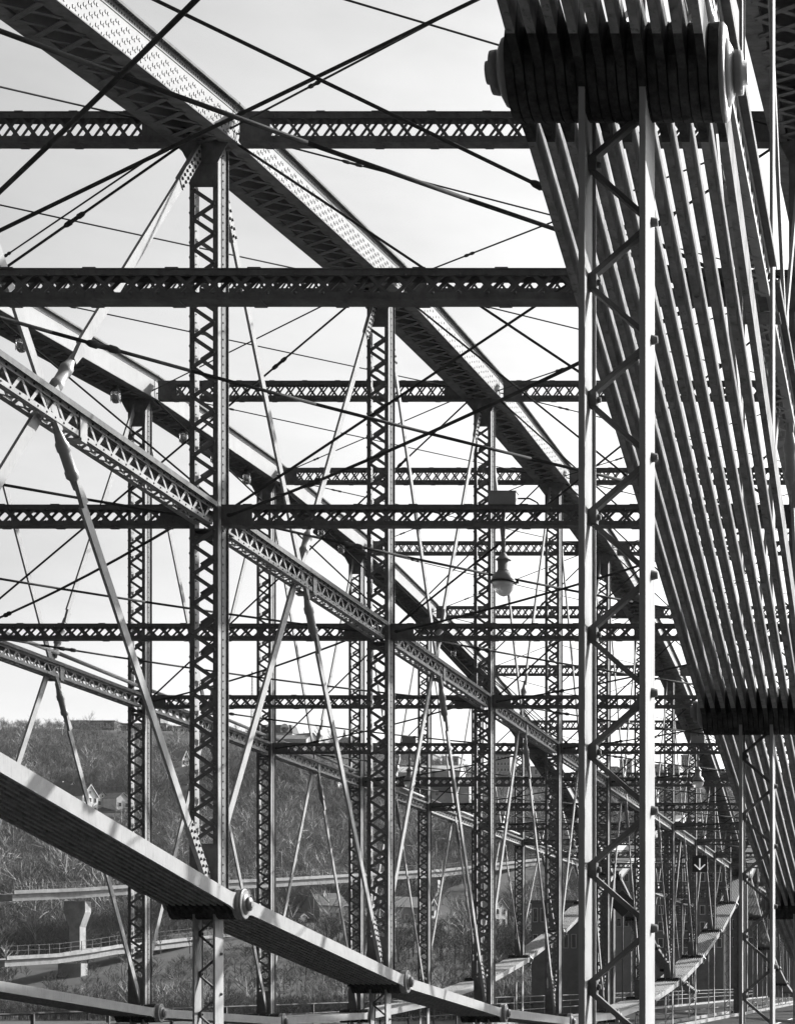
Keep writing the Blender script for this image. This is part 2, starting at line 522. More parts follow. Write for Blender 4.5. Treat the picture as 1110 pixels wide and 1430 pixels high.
def truss(which, y0, far):
    X = XT[which]
    if far:
        lab = {'left': 'small far-off left truss of the next span, beyond the end of the long trusses',
               'middle': 'small far-off middle truss of the next span, behind the black arrow sign',
               'near': 'far-off right truss of the next span, hidden low at the right edge'}[which]
    else:
        lab = {'left': 'left lens-shaped steel truss with plain arched top chord and small lanterns under it',
               'middle': 'middle lens-shaped steel truss with rivet-dotted arched top chord and tallest laced posts',
               'near': 'closest truss at right with fanned eyebars, huge dark pin and bright laced hanger'}[which]
    T = thing('bridge_truss', lab, 'bridge truss', (X, yk(0, y0), DECK), 'lens-shaped trusses of the bridge')
    def low(k): return HM - hk(k)
    def top(k): return HM + hk(k) + 0.10
    # lower chord: packed eyebars, alternate panels interleaved on the pins
    sl = 0.047
    for i in range(13):
        slots = [j for j in range(21) if j % 2 == (i+1) % 2]
        if far and i > 4: break
        if far:
            mb = MB()
            for j in slots: eyebar(mb, X+(j-10)*sl, (yk(i,y0), low(i)), (yk(i+1,y0), low(i+1)), 0.20, 0.43, 0.040)
            part('eyebar', mb, M['bar'], T, stuff=True)
        else:
            for j in slots:
                mb = MB(); eyebar(mb, X+(j-10)*sl, (yk(i,y0), low(i)), (yk(i+1,y0), low(i+1)), 0.20, 0.43, 0.040)
                part('eyebar', mb, M['light' if j > 18 and which != 'near' else 'bar'], T)  # outermost sun-side bars get the paler tone, sunlight put into the colour
    for k in range(1, 13):
        if far and k > 5: break
        Y = yk(k, y0); z = low(k)
        pb = MB(); pb.tube((X-0.50, Y, z), (X+0.50, Y, z), 0.085, 16)
        if not far: pb.lathe((X+0.493, Y, z), (X+0.52, Y, z), [(0,.215),(.6,.215),(1,.2)], 24)
        pin = part('pin', pb, M['nut'], T)
        for s in (-1, 1):
            nb = MB(); nb.lathe((X+s*0.49, Y, z), (X+s*0.615, Y, z), [(0,.15),(.12,.155),(.28,.15),(.45,.11),(.5,.085),(.55,.10),(.8,.095),(.82,.055),(1,.05)] , 20 if not far else 8)
            part('pin_nut', nb, M['nut'], pin)
    # top chord
    for i in range(13):
        if far and i > 5: break
        lod = 0 if (which == 'middle' and 2 <= i <= 5 and not far) else 1
        riv = 0
        if which == 'middle' and not far: riv = 1 if i in (2, 3) else (2 if i in (4, 5, 6, 7) else 0)
        chord_panel(T, X, yk(i,y0), top(i), yk(i+1,y0), top(i+1), lod, riv, True)
    # posts, hangers, side struts, diagonals
    for k in range(1, 13):
        if far and k > 5: break
        Y = yk(k, y0); lod = 0 if (not far and k <= 5) else 1
        own = (not far) and ((which == 'middle' and k in (3, 4)) or (which == 'left' and k in (5, 6)))
        if not far and which != 'middle': own = own and True
        z0, z1 = low(k)+0.2, top(k)-0.31
        tall = which == 'near' and k <= 2 and not far
        if not tall: post(T, X, Y, z0, z1, lod, own)
        if z0 - 0.25 > DECK:
            hanger(T, X, Y, DECK+0.05, z1 if tall else low(k)+0.22, lod, (not far) and k <= 3, low(k)-0.13)
        gb = MB(); gb.ab(X-0.20, X+0.20, Y-0.205, Y+0.205, z1-0.02, z1+0.01)
        gb.prism([Vector((X-0.36, Y-0.19, z1+0.0)), Vector((X-0.2, Y-0.19, z1-0.3)), Vector((X+0.2, Y-0.19, z1-0.3)), Vector((X+0.36, Y-0.19, z1+0.0))], (0, -0.012, 0))
        part('gusset', gb, M['under'], T)
    for i in range(1, 12):
        if far and i > 4: break
        lod = 0 if (not far and which == 'middle' and i in (2, 3)) else 1
        side_strut(T, X, yk(i,y0), yk(i+1,y0), lod)
        w = 0.15; rv = 3 if not far and which == 'middle' and i < 6 else 0
        ta, tb, ba, bb = top(i)-0.25, top(i+1)-0.25, low(i)+0.08, low(i+1)+0.08
        cr = (ta-ba)/((ta-bb)+(tb-ba))
        diagonal(T, X+0.07, (yk(i,y0), ta), (yk(i+1,y0), bb), cr+0.043, w, rv)
        diagonal(T, X-0.05, (yk(i+1,y0), tb), (yk(i,y0), ba), 1-cr-0.067, w, rv)
    # end post on the far pier
    if not far:
        eb = MB(); Y = yk(13, y0)
        for s in (-1, 1): eb.ab(X+s*0.3-0.1, X+s*0.3+0.1, Y-0.35, Y+0.35, DECK, HM+0.5)
        eb.ab(X-0.19, X+0.19, Y-0.2, Y+0.2, DECK, HM+0.5)
        part('end_post', eb, M['frame'], T)
    return T

def cross_strut(xa, xb, Y, zc, H, lod, label, group):
    x0, x1 = min(xa, xb), max(xa, xb)
    T = thing('cross_strut', label, 'lattice strut', ((x0+x1)/2, Y, zc), group)
    dy = 0.085; fh = 0.052 if H < 0.3 else 0.078
    for t in (-1, 1):
        b = MB()
        zo = zc + t*H/2
        b.ab(x0, x1, Y-dy-0.02, Y+dy+0.02, min(zo, zo+t*0.012), max(zo, zo+t*0.012))
        for s in (-1, 1):
            y_ = Y + s*dy
            b.ab(x0, x1, min(y_, y_+s*0.010), max(y_, y_+s*0.010), min(zo-t*.001, zo-t*fh), max(zo-t*.001, zo-t*fh))
        part('flange', b, M['strut'], T)
    for xx0, xx1 in ((x0, x0+0.42), (x1-0.42, x1)):
        g = MB()
        g.ab(xx0, xx1, Y-dy+0.0005, Y-dy+0.010, zc-H/2+0.001, zc+H/2-0.001)
        part('end_plate', g, M['strut'], T)
    inner = H - 2*fh + 0.10
    st = 0.245; a0, a1 = x0+0.36, x1-0.36; n = int((a1-a0)/st); st = (a1-a0)/n
    for s, y_ in ((-1, Y-dy+0.006), (1, Y+dy-0.006)):
        lb = MB()
        for i in range(n):
            for t in (-1, 1):
                yy = y_ + (0.007 if t > 0 else 0)*(-s)
                xx = a0 + i*st
                if xx + st > x1: continue
                p = (xx, yy, zc - t*inner/2); q = (xx + st, yy, zc + t*inner/2)
                if lod == 0: piece('lattice_bar', M['strut'], T, p, q, (0,1,0), 0.006, 0.036)
                else: lb.beam(p, q, (0,1,0), 0.006, 0.036)
        if lod: part('lattice', lb, M['strut'], T, stuff=True)
    if lod == 0:
        rb = MB()
        for i in range(n+1):
            for t in (-1, 1):
                rb.rivet((a0+i*st+st*.5, Y-dy-0.010, zc + t*(H/2-0.045)), (0,-1,0), 0.017, 0.014)
                if i % 3 == 0: rb.ab(a0+i*st-0.06, a0+i*st+0.06, Y-dy-0.019, Y+dy+0.019, *sorted((zc+t*(H/2+0.013), zc+t*(H/2+0.022))))
        part('rivet', rb, M['strut'], T, stuff=True)
    return T

def rod(p, q, r, label, group, sag=0.0, tb=0.2):
    p = Vector(p); q = Vector(q); d = q-p
    T = thing('tie_rod', label, 'tie rod', p, group)
    b = MB(); n = 8 if sag else 1
    pts = [p + d*(i/n) - Vector((0,0,sag*4*(i/n)*(1-i/n))) for i in range(n+1)]
    b.path(pts, r, 8)
    part('rod', b, M['rod'], T)
    c = p + d*tb - Vector((0,0,sag*4*tb*(1-tb))); u = d.normalized()
    t = MB(); t.lathe(c-u*0.17, c+u*0.17, [(0,r*1.1),(.1,r*1.9),(.3,r*2.1),(.35,r*1.5),(.65,r*1.5),(.7,r*2.1),(.9,r*1.9),(1,r*1.1)], 8)
    part('turnbuckle', t, M['rod'], T)
    e = MB()
    for s, c in ((1, p), (-1, q)): e.lathe(c - u*0.02, c + u*s*0.16, [(0, r*2.2), (.5, r*2.0), (1, r*1.1)], 8)
    part('clevis', e, M['rod'], T)

def span_between(y0, far):
    BAY = {'left': ('left', 'middle'), 'right': ('middle', 'near')}
    BN = {'left': 'left and middle trusses', 'right': 'middle and right trusses'}
    for bay, (ta, tb) in BAY.items():
        xa, xb = XT[ta], XT[tb]
        for lev in ('mid', 'top'):
            ks = range(2 if (bay == 'right' and lev == 'mid') else 3, 13)
            if far: ks = range(1, 5)
            for n_, k in enumerate(ks):
                Y = yk(k, y0)
                lod = 0 if (not far and k <= 6) else 1
                if lev == 'mid':
                    zc, H, m_ = HM+0.02, 0.26, 0.215
                    lab = 'mid-height' + ' lattice strut between %s, ' % BN[bay]
                else:
                    zc, H, m_ = HM+hk(k)+0.03, 0.40, 0.46
                    lab = 'topmost-level' + ' lattice strut between %s, ' % BN[bay]
                lab += (nth(n_) if not far else ORD[n_].replace('nearest', 'first') + ' on the far span')
                cross_strut(xa+m_, xb-m_, Y, zc, H, lod, lab, '%s struts between %s%s' % (lev, BN[bay], ' of the far span' if far else ''))
        if far: continue
        # lateral rods
        for lev in ('mid', 'top'):
            k0 = 1 if (bay == 'right' and lev == 'mid') else 2
            for n_, k in enumerate(range(k0, 12)):
                for dirn in (0, 1):
                    ka, kb = (k, k+1) if dirn == 0 else (k+1, k)
                    if bay == 'left' and k == 2 and dirn == 1: continue
                    za = HM + 0.02 if lev == 'mid' else HM + hk(ka) + 0.02
                    zb = HM + 0.02 if lev == 'mid' else HM + hk(kb) + 0.02
                    ra = 0.019 if lev == 'mid' else 0.013
                    sag = 0.10 if lev == 'mid' else 0.0
                    p = (xa+0.25, yk(ka), za); q = (xb-0.25, yk(kb), zb)
                    w1 = 'level' if lev == 'mid' else 'topmost'
                    w2 = 'receding' if dirn == 0 else 'approaching'
                    lab = '%s tie rod %s to the right between %s, %s' % ('mid-height' if lev == 'mid' else 'topmost', w2, BN[bay], nth(n_))
                    rod(p, q, ra, lab, '%s level tie rods' % lev, sag, 0.17 if dirn == 0 else 0.24)
        for n_, k in enumerate(range(2 if bay == 'right' else 3, 13)):
            for dirn in (0, 1):
                zt = HM + hk(k) - 0.05; zm = HM + 0.08
                za, zb = (zt, zm) if dirn == 0 else (zm, zt)
                lab = 'sway rod %s rightward between %s, %s' % ('falling' if dirn == 0 else 'rising', BN[bay], nth(n_))
                rod((xa+0.22, yk(k)+0.03*(1 if dirn else -1), za), (xb-0.22, yk(k)+0.03*(1 if dirn else -1), zb), 0.0185, lab, 'crossed sway rods', 0, 0.78)

for w in ('middle', 'left', 'near'): truss(w, Y0, False)
span_between(Y0, False)
YF = Y0 + 13*P + 2.2
for w in ('middle', 'left', 'near'): truss(w, YF, True)
span_between(YF, True)
#--REST--
# ------------------------------------------------------------------ deck, river, land
M['deck'] = mat('old dark deck concrete', 0.05, 0.95, 0.25, 1.0, stain=0.3, spec=0.05)
mb = MB(); mb.ab(-18.9, 1.9, -14, 232, DECK-0.35, DECK); struct('bridge_deck', mb, M['deck'])
mb = MB(); mb.ab(-16.9, -10.2, -14, 232, DECK+0.0005, DECK+0.005); mb.ab(-8.95, -2.0, -14, 232, DECK+0.0005, DECK+0.005); struct('road', mb, M['asphalt'])
mb = MB()
for x in (-16.95, -10.2, -8.95, -2.05): mb.ab(x, x+0.15, -14, 232, DECK+0.001, DECK+0.14)
struct('kerb', mb, M['concrete'])
mb = MB()
for x in (-13.55, -5.45):
    y = -10
    while y < 230: mb.ab(x-.06, x+.06, y, y+3, DECK+0.0051, DECK+0.009); y += 9
struct('lane_marking', mb, M['white'])
T = thing('railing', 'low grey railing along the outer left edge of the bridge deck', 'railing', (-18.7, 0, DECK))
b = MB()
for z in (0.45, 0.8, 1.1): b.tube((-18.7, -10, DECK+z), (-18.7, 232, DECK+z), 0.03, 6)
part('rail', b, M['frame'], T, stuff=True)
for i in range(60):
    piece('railing_post', M['frame'], T, (-18.7, 2+i*3.8, DECK), (-18.7, 2+i*3.8, DECK+1.12), (1,0,0), 0.07, 0.07)
for k, lab in ((13, 'stone pier under the far end of the long trusses'),):
    T = thing('bridge_pier', lab, 'bridge pier', (-9.4, yk(13)+1, -15))
    b = MB(); Y = yk(13)+1
    b.prism([Vector((-20, Y-2, -15.5)), Vector((-20, Y+2, -15.5)), Vector((1.5, Y+2, -15.5)), Vector((1.5, Y-2, -15.5))], (0,0,13.3)); part('pier_shaft', b, M['concrete'], T)
    b = MB(); b.ab(-20.4, 1.9, Y-2.4, Y+2.4, -2.199, -2.11); part('pier_cap', b, M['concrete'], T)

# water
wm = bpy.data.materials.new('river water'); wm.use_nodes = True
b_ = wm.node_tree.nodes['Principled BSDF']
b_.inputs['Base Color'].default_value = (0.02, 0.02, 0.02, 1); b_.inputs['Roughness'].default_value = 0.25
n_ = wm.node_tree.nodes.new('ShaderNodeTexNoise'); n_.inputs['Scale'].default_value = 0.8; n_.inputs['Detail'].default_value = 5
c_ = wm.node_tree.nodes.new('ShaderNodeTexCoord'); wm.node_tree.links.new(c_.outputs['Object'], n_.inputs['Vector'])
p_ = wm.node_tree.nodes.new('ShaderNodeBump'); p_.inputs['Strength'].default_value = 0.3; p_.inputs['Distance'].default_value = 0.3
wm.node_tree.links.new(n_.outputs['Fac'], p_.inputs['Height']); wm.node_tree.links.new(p_.outputs[0], b_.inputs['Normal'])
mb = MB(); mb.ab(-1290, 890, -290, 260, -16, -14); struct('river', mb, wm)

AZ = [(-2, 104), (-.4528, 104), (-.381, 103.5), (-.343, 100), (-.293, 95), (-.254, 87), (-.2156, 82), (-.1, 79), (0, 78), (2, 70)]
PR = [(-3000, -9), (228, -9), (240, -.03), (300, -.02), (330, 0), (400, .11), (450, .17), (520, .30), (600, .50), (700, .80), (760, 1), (800, 1.02), (6000, 1.02)]
def lerp(tab, v):
    for (a, x), (b, y) in zip(tab, tab[1:]):
        if v <= b: return x + (y-x)*(max(v, a)-a)/(b-a)
    return tab[-1][1]
def ground(x, y):
    if y < 228: return -19.0
    if y < 240: return -19 + (y-228)/12*11.5
    f = lerp(PR, y)
    rz = lerp(AZ, x/max(y, 1)) + 6
    z = -6 + rz*max(f, 0)
    n = noise.noise(Vector((x*0.02, y*0.02, 0)))*3.2 + noise.noise(Vector((x*0.007, y*0.007, 3)))*5
    return z + n*min(1, max(0, (y-330)/120))*(0.5 if y > 740 else 1)
xs = [-1300, -1000, -800] + [-700 + 9*i for i in range(110)] + [420, 600, 900]
ys = [200, 226, 230, 234, 240, 270, 300, 320] + [330 + 8*i for i in range(62)] + [900, 1200, 1600]
vv = [(x, y, ground(x, y)) for y in ys for x in xs]
nx = len(xs)
ff = [(j*nx+i, j*nx+i+1, (j+1)*nx+i+1, (j+1)*nx+i) for j in range(len(ys)-1) for i in range(nx-1)]
me = bpy.data.meshes.new('hillside'); me.from_pydata(vv, [], ff); me.polygons.foreach_set('use_smooth', [True]*len(ff))
M['earth'] = mat('leaf litter and scrub', 0.034, 0.95, 0.45, 0.09, bump=0.6, detail=9, bscale=0.7)
me.materials.append(M['earth']); struct('hillside', me)

# bare woods on the slope: trunks and twigs as real faces, one tone per tree
wd = bpy.data.materials.new('bare twigs'); wd.use_nodes = True
b_ = wd.node_tree.nodes['Principled BSDF']; b_.inputs['Roughness'].default_value = 0.9
a_ = wd.node_tree.nodes.new('ShaderNodeAttribute'); a_.attribute_name = 'tone'; a_.attribute_type = 'INSTANCER'
wd.node_tree.links.new(a_.outputs['Fac'], b_.inputs['Base Color'])
def bare_tree_tris(rng, ntw):
    quads = []
    def seg(p, q, w0, w1):
        ax = q-p; s = np.cross(ax, rng.normal(size=3)); s /= np.linalg.norm(s)+1e-9
        quads.append([p-s*w0, p+s*w0, q+s*w1, q-s*w1])
        s2 = np.cross(ax, s); s2 /= np.linalg.norm(s2)+1e-9
        if w0 > 0.05: quads.append([p-s2*w0, p+s2*w0, q+s2*w1, q-s2*w1])
    top = np.array([rng.normal()*.05, rng.normal()*.05, 0.8])
    z0 = np.zeros(3)
    seg(z0, top*0.55, .016, .011); seg(top*0.55, top, .011, .004)
    tips = []
    for i in range(9):
        t = 0.25 + 0.6*i/9; base = top*t; a = rng.uniform(0, 6.28); L = 0.42*(1.05-t*.7)
        q = base + np.array([math.cos(a)*L*.75, math.sin(a)*L*.75, L*rng.uniform(.5, .95)])
        seg(base, q, .006, .003); tips.append((base, q))
    for i in range(ntw):
        b, q = tips[rng.integers(len(tips))]; t = rng.uniform(.3, 1); p = b + (q-b)*t
        d = (q-b)/np.linalg.norm(q-b) + rng.normal(size=3)*.55 + np.array([0, 0, .25]); d /= np.linalg.norm(d)
        seg(p, p + d*rng.uniform(.09, .24), .0042, .002)
    return np.array(quads)
def woods(name, spots, sizes, tones, ntw, seed):
    """the far wood as one mass: bare trees scattered on points with geometry nodes"""
    g = np.random.default_rng(seed)
    vc = bpy.data.collections.new('tree_kinds')
    for v in range(8):
        q = bare_tree_tris(g, ntw).reshape(-1, 3); n = len(q)//4
        me = bpy.data.meshes.new('bare_tree_kind')
        me.from_pydata([tuple(a) for a in q], [], [(4*k, 4*k+1, 4*k+2, 4*k+3) for k in range(n)])
        me.materials.append(wd); vc.objects.link(bpy.data.objects.new('bare_tree_kind', me))
    pm = bpy.data.meshes.new(name)
    pm.from_pydata([(x, y, z-.3) for x, y, z in spots], [], [])
    for nm, data in (('size', sizes), ('tone', tones), ('turn', g.uniform(0, 6.28, len(spots)))):
        pm.attributes.new(nm, 'FLOAT', 'POINT').data.foreach_set('value', np.array(data, dtype=np.float32))
    o = bpy.data.objects.new(name, pm); COL.objects.link(o); o['kind'] = 'stuff'
    ng = bpy.data.node_groups.new('scatter_trees', 'GeometryNodeTree')
    ng.interface.new_socket('Geometry', in_out='INPUT', socket_type='NodeSocketGeometry')
    ng.interface.new_socket('Geometry', in_out='OUTPUT', socket_type='NodeSocketGeometry')
    N_, L_ = ng.nodes, ng.links
    gi, go = N_.new('NodeGroupInput'), N_.new('NodeGroupOutput')
    iop = N_.new('GeometryNodeInstanceOnPoints')
    ci = N_.new('GeometryNodeCollectionInfo'); ci.inputs[0].default_value = vc
    ci.inputs['Separate Children'].default_value = True; ci.inputs['Reset Children'].default_value = True
    def attr(nm):
        a = N_.new('GeometryNodeInputNamedAttribute'); a.data_type = 'FLOAT'; a.inputs[0].default_value = nm; return a.outputs[0]
    cb = N_.new('ShaderNodeCombineXYZ'); L_.new(attr('turn'), cb.inputs[2])
    L_.new(gi.outputs[0], iop.inputs['Points']); L_.new(ci.outputs[0], iop.inputs['Instance'])
    iop.inputs['Pick Instance'].default_value = True
    L_.new(cb.outputs[0], iop.inputs['Rotation']); L_.new(attr('size'), iop.inputs['Scale'])
    L_.new(iop.outputs[0], go.inputs[0])
    md = o.modifiers.new('scatter', 'NODES'); md.node_group = ng
    return o
rng = np.random.default_rng(5)
def snap(px, py, d0):
    """distance at which the line of sight meets the slope"""
    d = 345.0
    while d < 758:
        p = at(px, py, d)
        if ground(p.x, d) >= p.z: return d
        d += 2
    return d0
KEEP = []          # clearings: (x, y, radius)
HOUSES = []
def clear(x, y, r): KEEP.append((x, y, r))

# ------------------------------------------------------------------ buildings
M['parapet'] = mat('pale concrete', 0.26, 0.9, 0.3, 0.4, stain=0.5)
M['brick'] = mat('dull brick', 0.16, 0.9, 0.2, 0.6, stain=0.2)
M['pale_wall'] = mat('pale siding', 0.88, 0.8, 0.08, 0.8, stain=0.15)
M['grey_wall'] = mat('grey siding', 0.42, 0.85, 0.15, 0.7, stain=0.25)
M['shingle'] = mat('dark shingles', 0.07, 0.9, 0.25, 1.2)
M['slate'] = mat('mid grey roofing', 0.2, 0.85, 0.2, 1.0)
M['far_wall'] = mat('weathered far wall', 0.3, 0.9, 0.12, 0.2)
def window(T, x, y, z, w, h, right=Vector((1,0,0)), outn=Vector((0,-1,0))):
    c = Vector((x, y, z))
    f = MB()
    f.box(c + outn*0.04, right*(w/2+.09), outn*0.05, Vector((0,0,h/2+.09)))
    wf = part('window', f, M['white'] if T.get('trim', 1) else M['grey_wall'], T)
    p = MB(); p.box(c + outn*0.075, right*(w/2), outn*0.03, Vector((0,0,h/2)))
    part('pane', p, M['pane'], wf)
def gable_house(px, pyb, d, w, h, rh, dep, wall, roof, label, group=None, nwin=2, rows=2, yaw=0, side_gable=False, chimney=False):
    d1 = snap(px, pyb, d) if d < 640 else d
    f = d1/d; w, h, rh, dep, d = w*f, h*f, rh*f, dep*f, d1
    g = at(px, pyb, d); x, z = g.x, g.z; y = d
    T = thing('house', label, 'house', (x, y, z), group)
    W = MB(); zb = z - 6
    if side_gable:
        W.ab(x-w/2, x+w/2, y, y+dep, zb, z+h)
        for sx in (-1, 1): W.prism([Vector((x+sx*(w/2-.1), y, z+h)), Vector((x+sx*(w/2-.1), y+dep/2, z+h+rh)), Vector((x+sx*(w/2-.1), y+dep, z+h))], (0.1*sx*0.99,0,0))
    else:
        W.ab(x-w/2, x+w/2, y, y+dep, zb, z+h)
        W.prism([Vector((x-w/2, y+.001, z+h)), Vector((x, y+.001, z+h+rh)), Vector((x+w/2, y+.001, z+h))], (0,dep-.01,0))
    part('wall', W, M[wall], T)
    Rf = MB(); o = 0.35
    if side_gable:
        for s in (-1, 1):
            yy = y-o if s < 0 else y+dep+o
            e = Vector((x, yy, z+h-o*rh/(dep/2))); t = Vector((x, y+dep/2, z+h+rh+.05))
            Rf.box((e+t)/2+Vector((0,0,.12)), Vector((w/2+o,0,0)), (t-e)/2, Vector((0,0,.1)))
    else:
        for s in (-1, 1):
            e = Vector((x+s*(w/2+o), y+dep/2, z+h-o*rh/(w/2))); t = Vector((x, y+dep/2, z+h+rh+.05))
            Rf.box((e+t)/2+Vector((0,0,.12)), Vector((0,dep/2+o,0)), (t-e)/2, Vector((0,0,.1)))
    rf = part('roof', Rf, M[roof], T)
    if not side_gable and wall == 'pale_wall':
        tr = MB()
        for s in (-1, 1):
            e = Vector((x+s*(w/2+o), y-o-.06, z+h-o*rh/(w/2)-.05)); t = Vector((x, y-o-.06, z+h+rh))
            tr.box((e+t)/2, Vector((0,.05,0)), (t-e)/2, Vector((0,0,.16)))
        part('gable_trim', tr, M['white'], T)
    if chimney:
        c = MB(); c.ab(x+w*.15, x+w*.15+.8, y+dep*.4, y+dep*.4+.8, z+h, z+h+rh+1.2); part('chimney', c, M['brick'], rf)
    for r in range(rows):
        for i in range(nwin):
            xx = x - w/2 + (i+.5)*w/nwin; zz = z + 1.6 + r*(h/rows if rows > 1 else 2.6)
            if zz + .9 < z + h: window(T, xx, y, zz, min(1.1, w/nwin*.45), 1.4)
    if not side_gable and rh > 2: window(T, x, y, z+h+rh*.3, .7, .9)
    D = MB(); D.ab(x+w*.28-.5, x+w*.28+.5, y-.08, y-.005, z-.4, z+1.7) if False else D.ab(x-.5, x+.5, y-.09, y-.01, z-1.9, z+.2)
    part('door', D, M['brick'], T)
    if not side_gable: T.rotation_euler = (0, 0, rad(66))
    elif d < 600: T.rotation_euler = (0, 0, rad(48))
    clear(x, y+dep/2, max(w, dep)*.75+3)
    for q in (.985, .97, .95, .93): clear(x*q, y*q, max(w, dep)*.62+1.5)
    return T
def block(px0, px1, pyt, pyb, d, dep,  wall, label, cat='building', nw=6, rows=2, group=None, parapet=True, name='apartment_building', glass_w=.5):
    if 600 < d < 650: d = snap(px0, pyb, d)
    a, b = at(px0, pyb, d), at(px1, pyt, d)
    x0, x1, z0, z1 = a.x, b.x, a.z, b.z
    T = thing(name, label, cat, ((x0+x1)/2, d, z0), group)
    W = MB(); W.ab(x0, x1, d, d+dep, z0-10, z1); part('wall', W, M[wall], T)
    rf = MB(); rf.ab(x0-.25, x1+.25, d-.25, d+dep+.25, z1+.002, z1+.5); part('roof', rf, M['shingle' if wall != 'shingle' else 'slate'], T)
    for r in range(rows):
        for i in range(nw):
            cw = (x1-x0)/nw; ch = (z1-z0)/rows
            window(T, x0+(i+.5)*cw, d, z0+(r+.55)*ch, cw*glass_w, ch*.5)
    clear((x0+x1)/2, d+dep/2, max(x1-x0, dep)*.55+2)
    if d < 700:
        for q in (.98, .95): clear((x0+x1)/2*q, d*q, (x1-x0)*.5+1)
    return T

# houses on the slope, left
gable_house(101, 1130, 560, 6.6, 4.0, 4.0, 9, 'grey_wall', 'shingle', 'grey gabled house with pale lower front, left of the tall white house', 'houses on the slope', 2, 1)
gable_house(126, 1137, 545, 5.4, 5.4, 3.2, 9, 'pale_wall', 'shingle', 'tall narrow white gabled house with dark window rows on the slope', 'houses on the slope', 3, 2)
gable_house(87, 1112, 590, 2.8, 3.2, 1.4, 6, 'pale_wall', 'shingle', 'tiny white house at the far left, uphill of the grey gable', 'houses on the slope', 1, 1)
gable_house(143, 1129, 575, 4.6, 3.2, 1.9, 8, 'grey_wall', 'shingle', 'low dark house with a pale gable, right of the tall white house', 'houses on the slope', 2, 1)
gable_house(172, 1131, 580, 5.2, 3.4, 1.7, 8, 'grey_wall', 'slate', 'low grey house half hidden behind the left laced post', 'houses on the slope', 2, 1)
gable_house(259, 1071, 610, 3.0, 2.4, 2.7, 7, 'pale_wall', 'slate', 'lone pale steep-gabled house high in the bare woods', 'houses on the slope', 2, 1)
# ridge
block(90, 160, 1008, 1020, 775, 14, 'brick', 'long low brick building with flat roof on the far left ridge', nw=8, rows=1)
block(169, 232, 1012, 1030, 770, 14, 'brick', 'stepped brick apartment building on the ridge behind the left post', nw=6, rows=2)
block(205, 224, 1003, 1011, 772, 8, 'brick', 'raised brick stair tower on top of the ridge apartment building', cat='tower', nw=2, rows=1, name='roof_tower')
block(234, 266, 1016, 1028, 772, 12, 'far_wall', 'lower grey flat-roofed building right of the stepped brick one', nw=4, rows=1)
# mansard house with dormers
def mansard(px0, px1, pyt, pye, pyb, d, label):
    a, b = at(px0, pyb, d), at(px1, pyt, d); x0, x1, z0, z1 = a.x, b.x, a.z, b.z; ze = at(px0, pye, d).z
    T = thing('mansard_house', label, 'house', ((x0+x1)/2, d, z0))
    W = MB(); W.ab(x0, x1, d, d+9, z0-8, ze); part('wall', W, M['grey_wall'], T)
    rf = MB()
    i = len(rf.v)
    pts = [(x0-.3, d-.3, ze+.001), (x1+.3, d-.3, ze+.001), (x1+.3, d+9.3, ze+.001), (x0-.3, d+9.3, ze+.001), (x0+.8, d+1, z1), (x1-.8, d+1, z1), (x1-.8, d+8, z1), (x0+.8, d+8, z1)]
    rf.v += pts; rf.f += [(0,1,5,4), (1,2,6,5), (2,3,7,6), (3,0,4,7), (4,5,6,7), (3,2,1,0)]; rf.sm += [False]*6
    r = part('roof', rf, M['shingle'], T)
    n = 3
    for k in range(n):
        cx = x0 + (k+.5)*(x1-x0)/n; hw = (x1-x0)/n*.28
        D = MB(); D.ab(cx-hw, cx+hw, d-.15, d+1.2, ze+.1, ze+(z1-ze)*.62)
        D.lathe((cx, d-.15, ze+(z1-ze)*.62), (cx, d+1.2, ze+(z1-ze)*.62), [(0, hw), (1, hw)], 14)
        dm = part('dormer', D, M['pale_wall'], T)
        p = MB(); p.ab(cx-hw*.5, cx+hw*.5, d-.2, d-.155, ze+.3, ze+(z1-ze)*.68); part('pane', p, M['pane'], dm)
    for k in range(4): window(T, x0+(k+.5)*(x1-x0)/4, d, (z0+ze)/2, .9, (ze-z0)*.5)
    clear((x0+x1)/2, d+5, 12)
mansard(346, 408, 1012, 1024, 1034, 770, 'dark mansard-roofed building with three round-topped pale dormers on the ridge')
gable_house(402, 1038, 760, 15, 1.6, 2.0, 9, 'grey_wall', 'slate', 'low wide house with a hipped grey roof right of the dormers', 'houses on the ridge', 4, 1, side_gable=True)
gable_house(437, 1040, 765, 6, 2.4, 2.2, 8, 'grey_wall', 'shingle', 'small grey ridge house beside the skyline trees', 'houses on the ridge', 2, 1)
gable_house(500, 1044, 765, 6.5, 2.0, 2.2, 8, 'grey_wall', 'slate', 'small ridge house between the pines and the second tall post', 'houses on the ridge', 2, 1)
block(449, 472, 1088, 1101, 640, 8, 'pale_wall', 'pale stepped concrete house on the slope below the ridge houses', nw=3, rows=1, name='slope_house', cat='house')
block(470, 486, 1103, 1112, 628, 6, 'pale_wall', 'small pale terrace building just downhill of the stepped house', nw=2, rows=1, name='slope_house', cat='house')
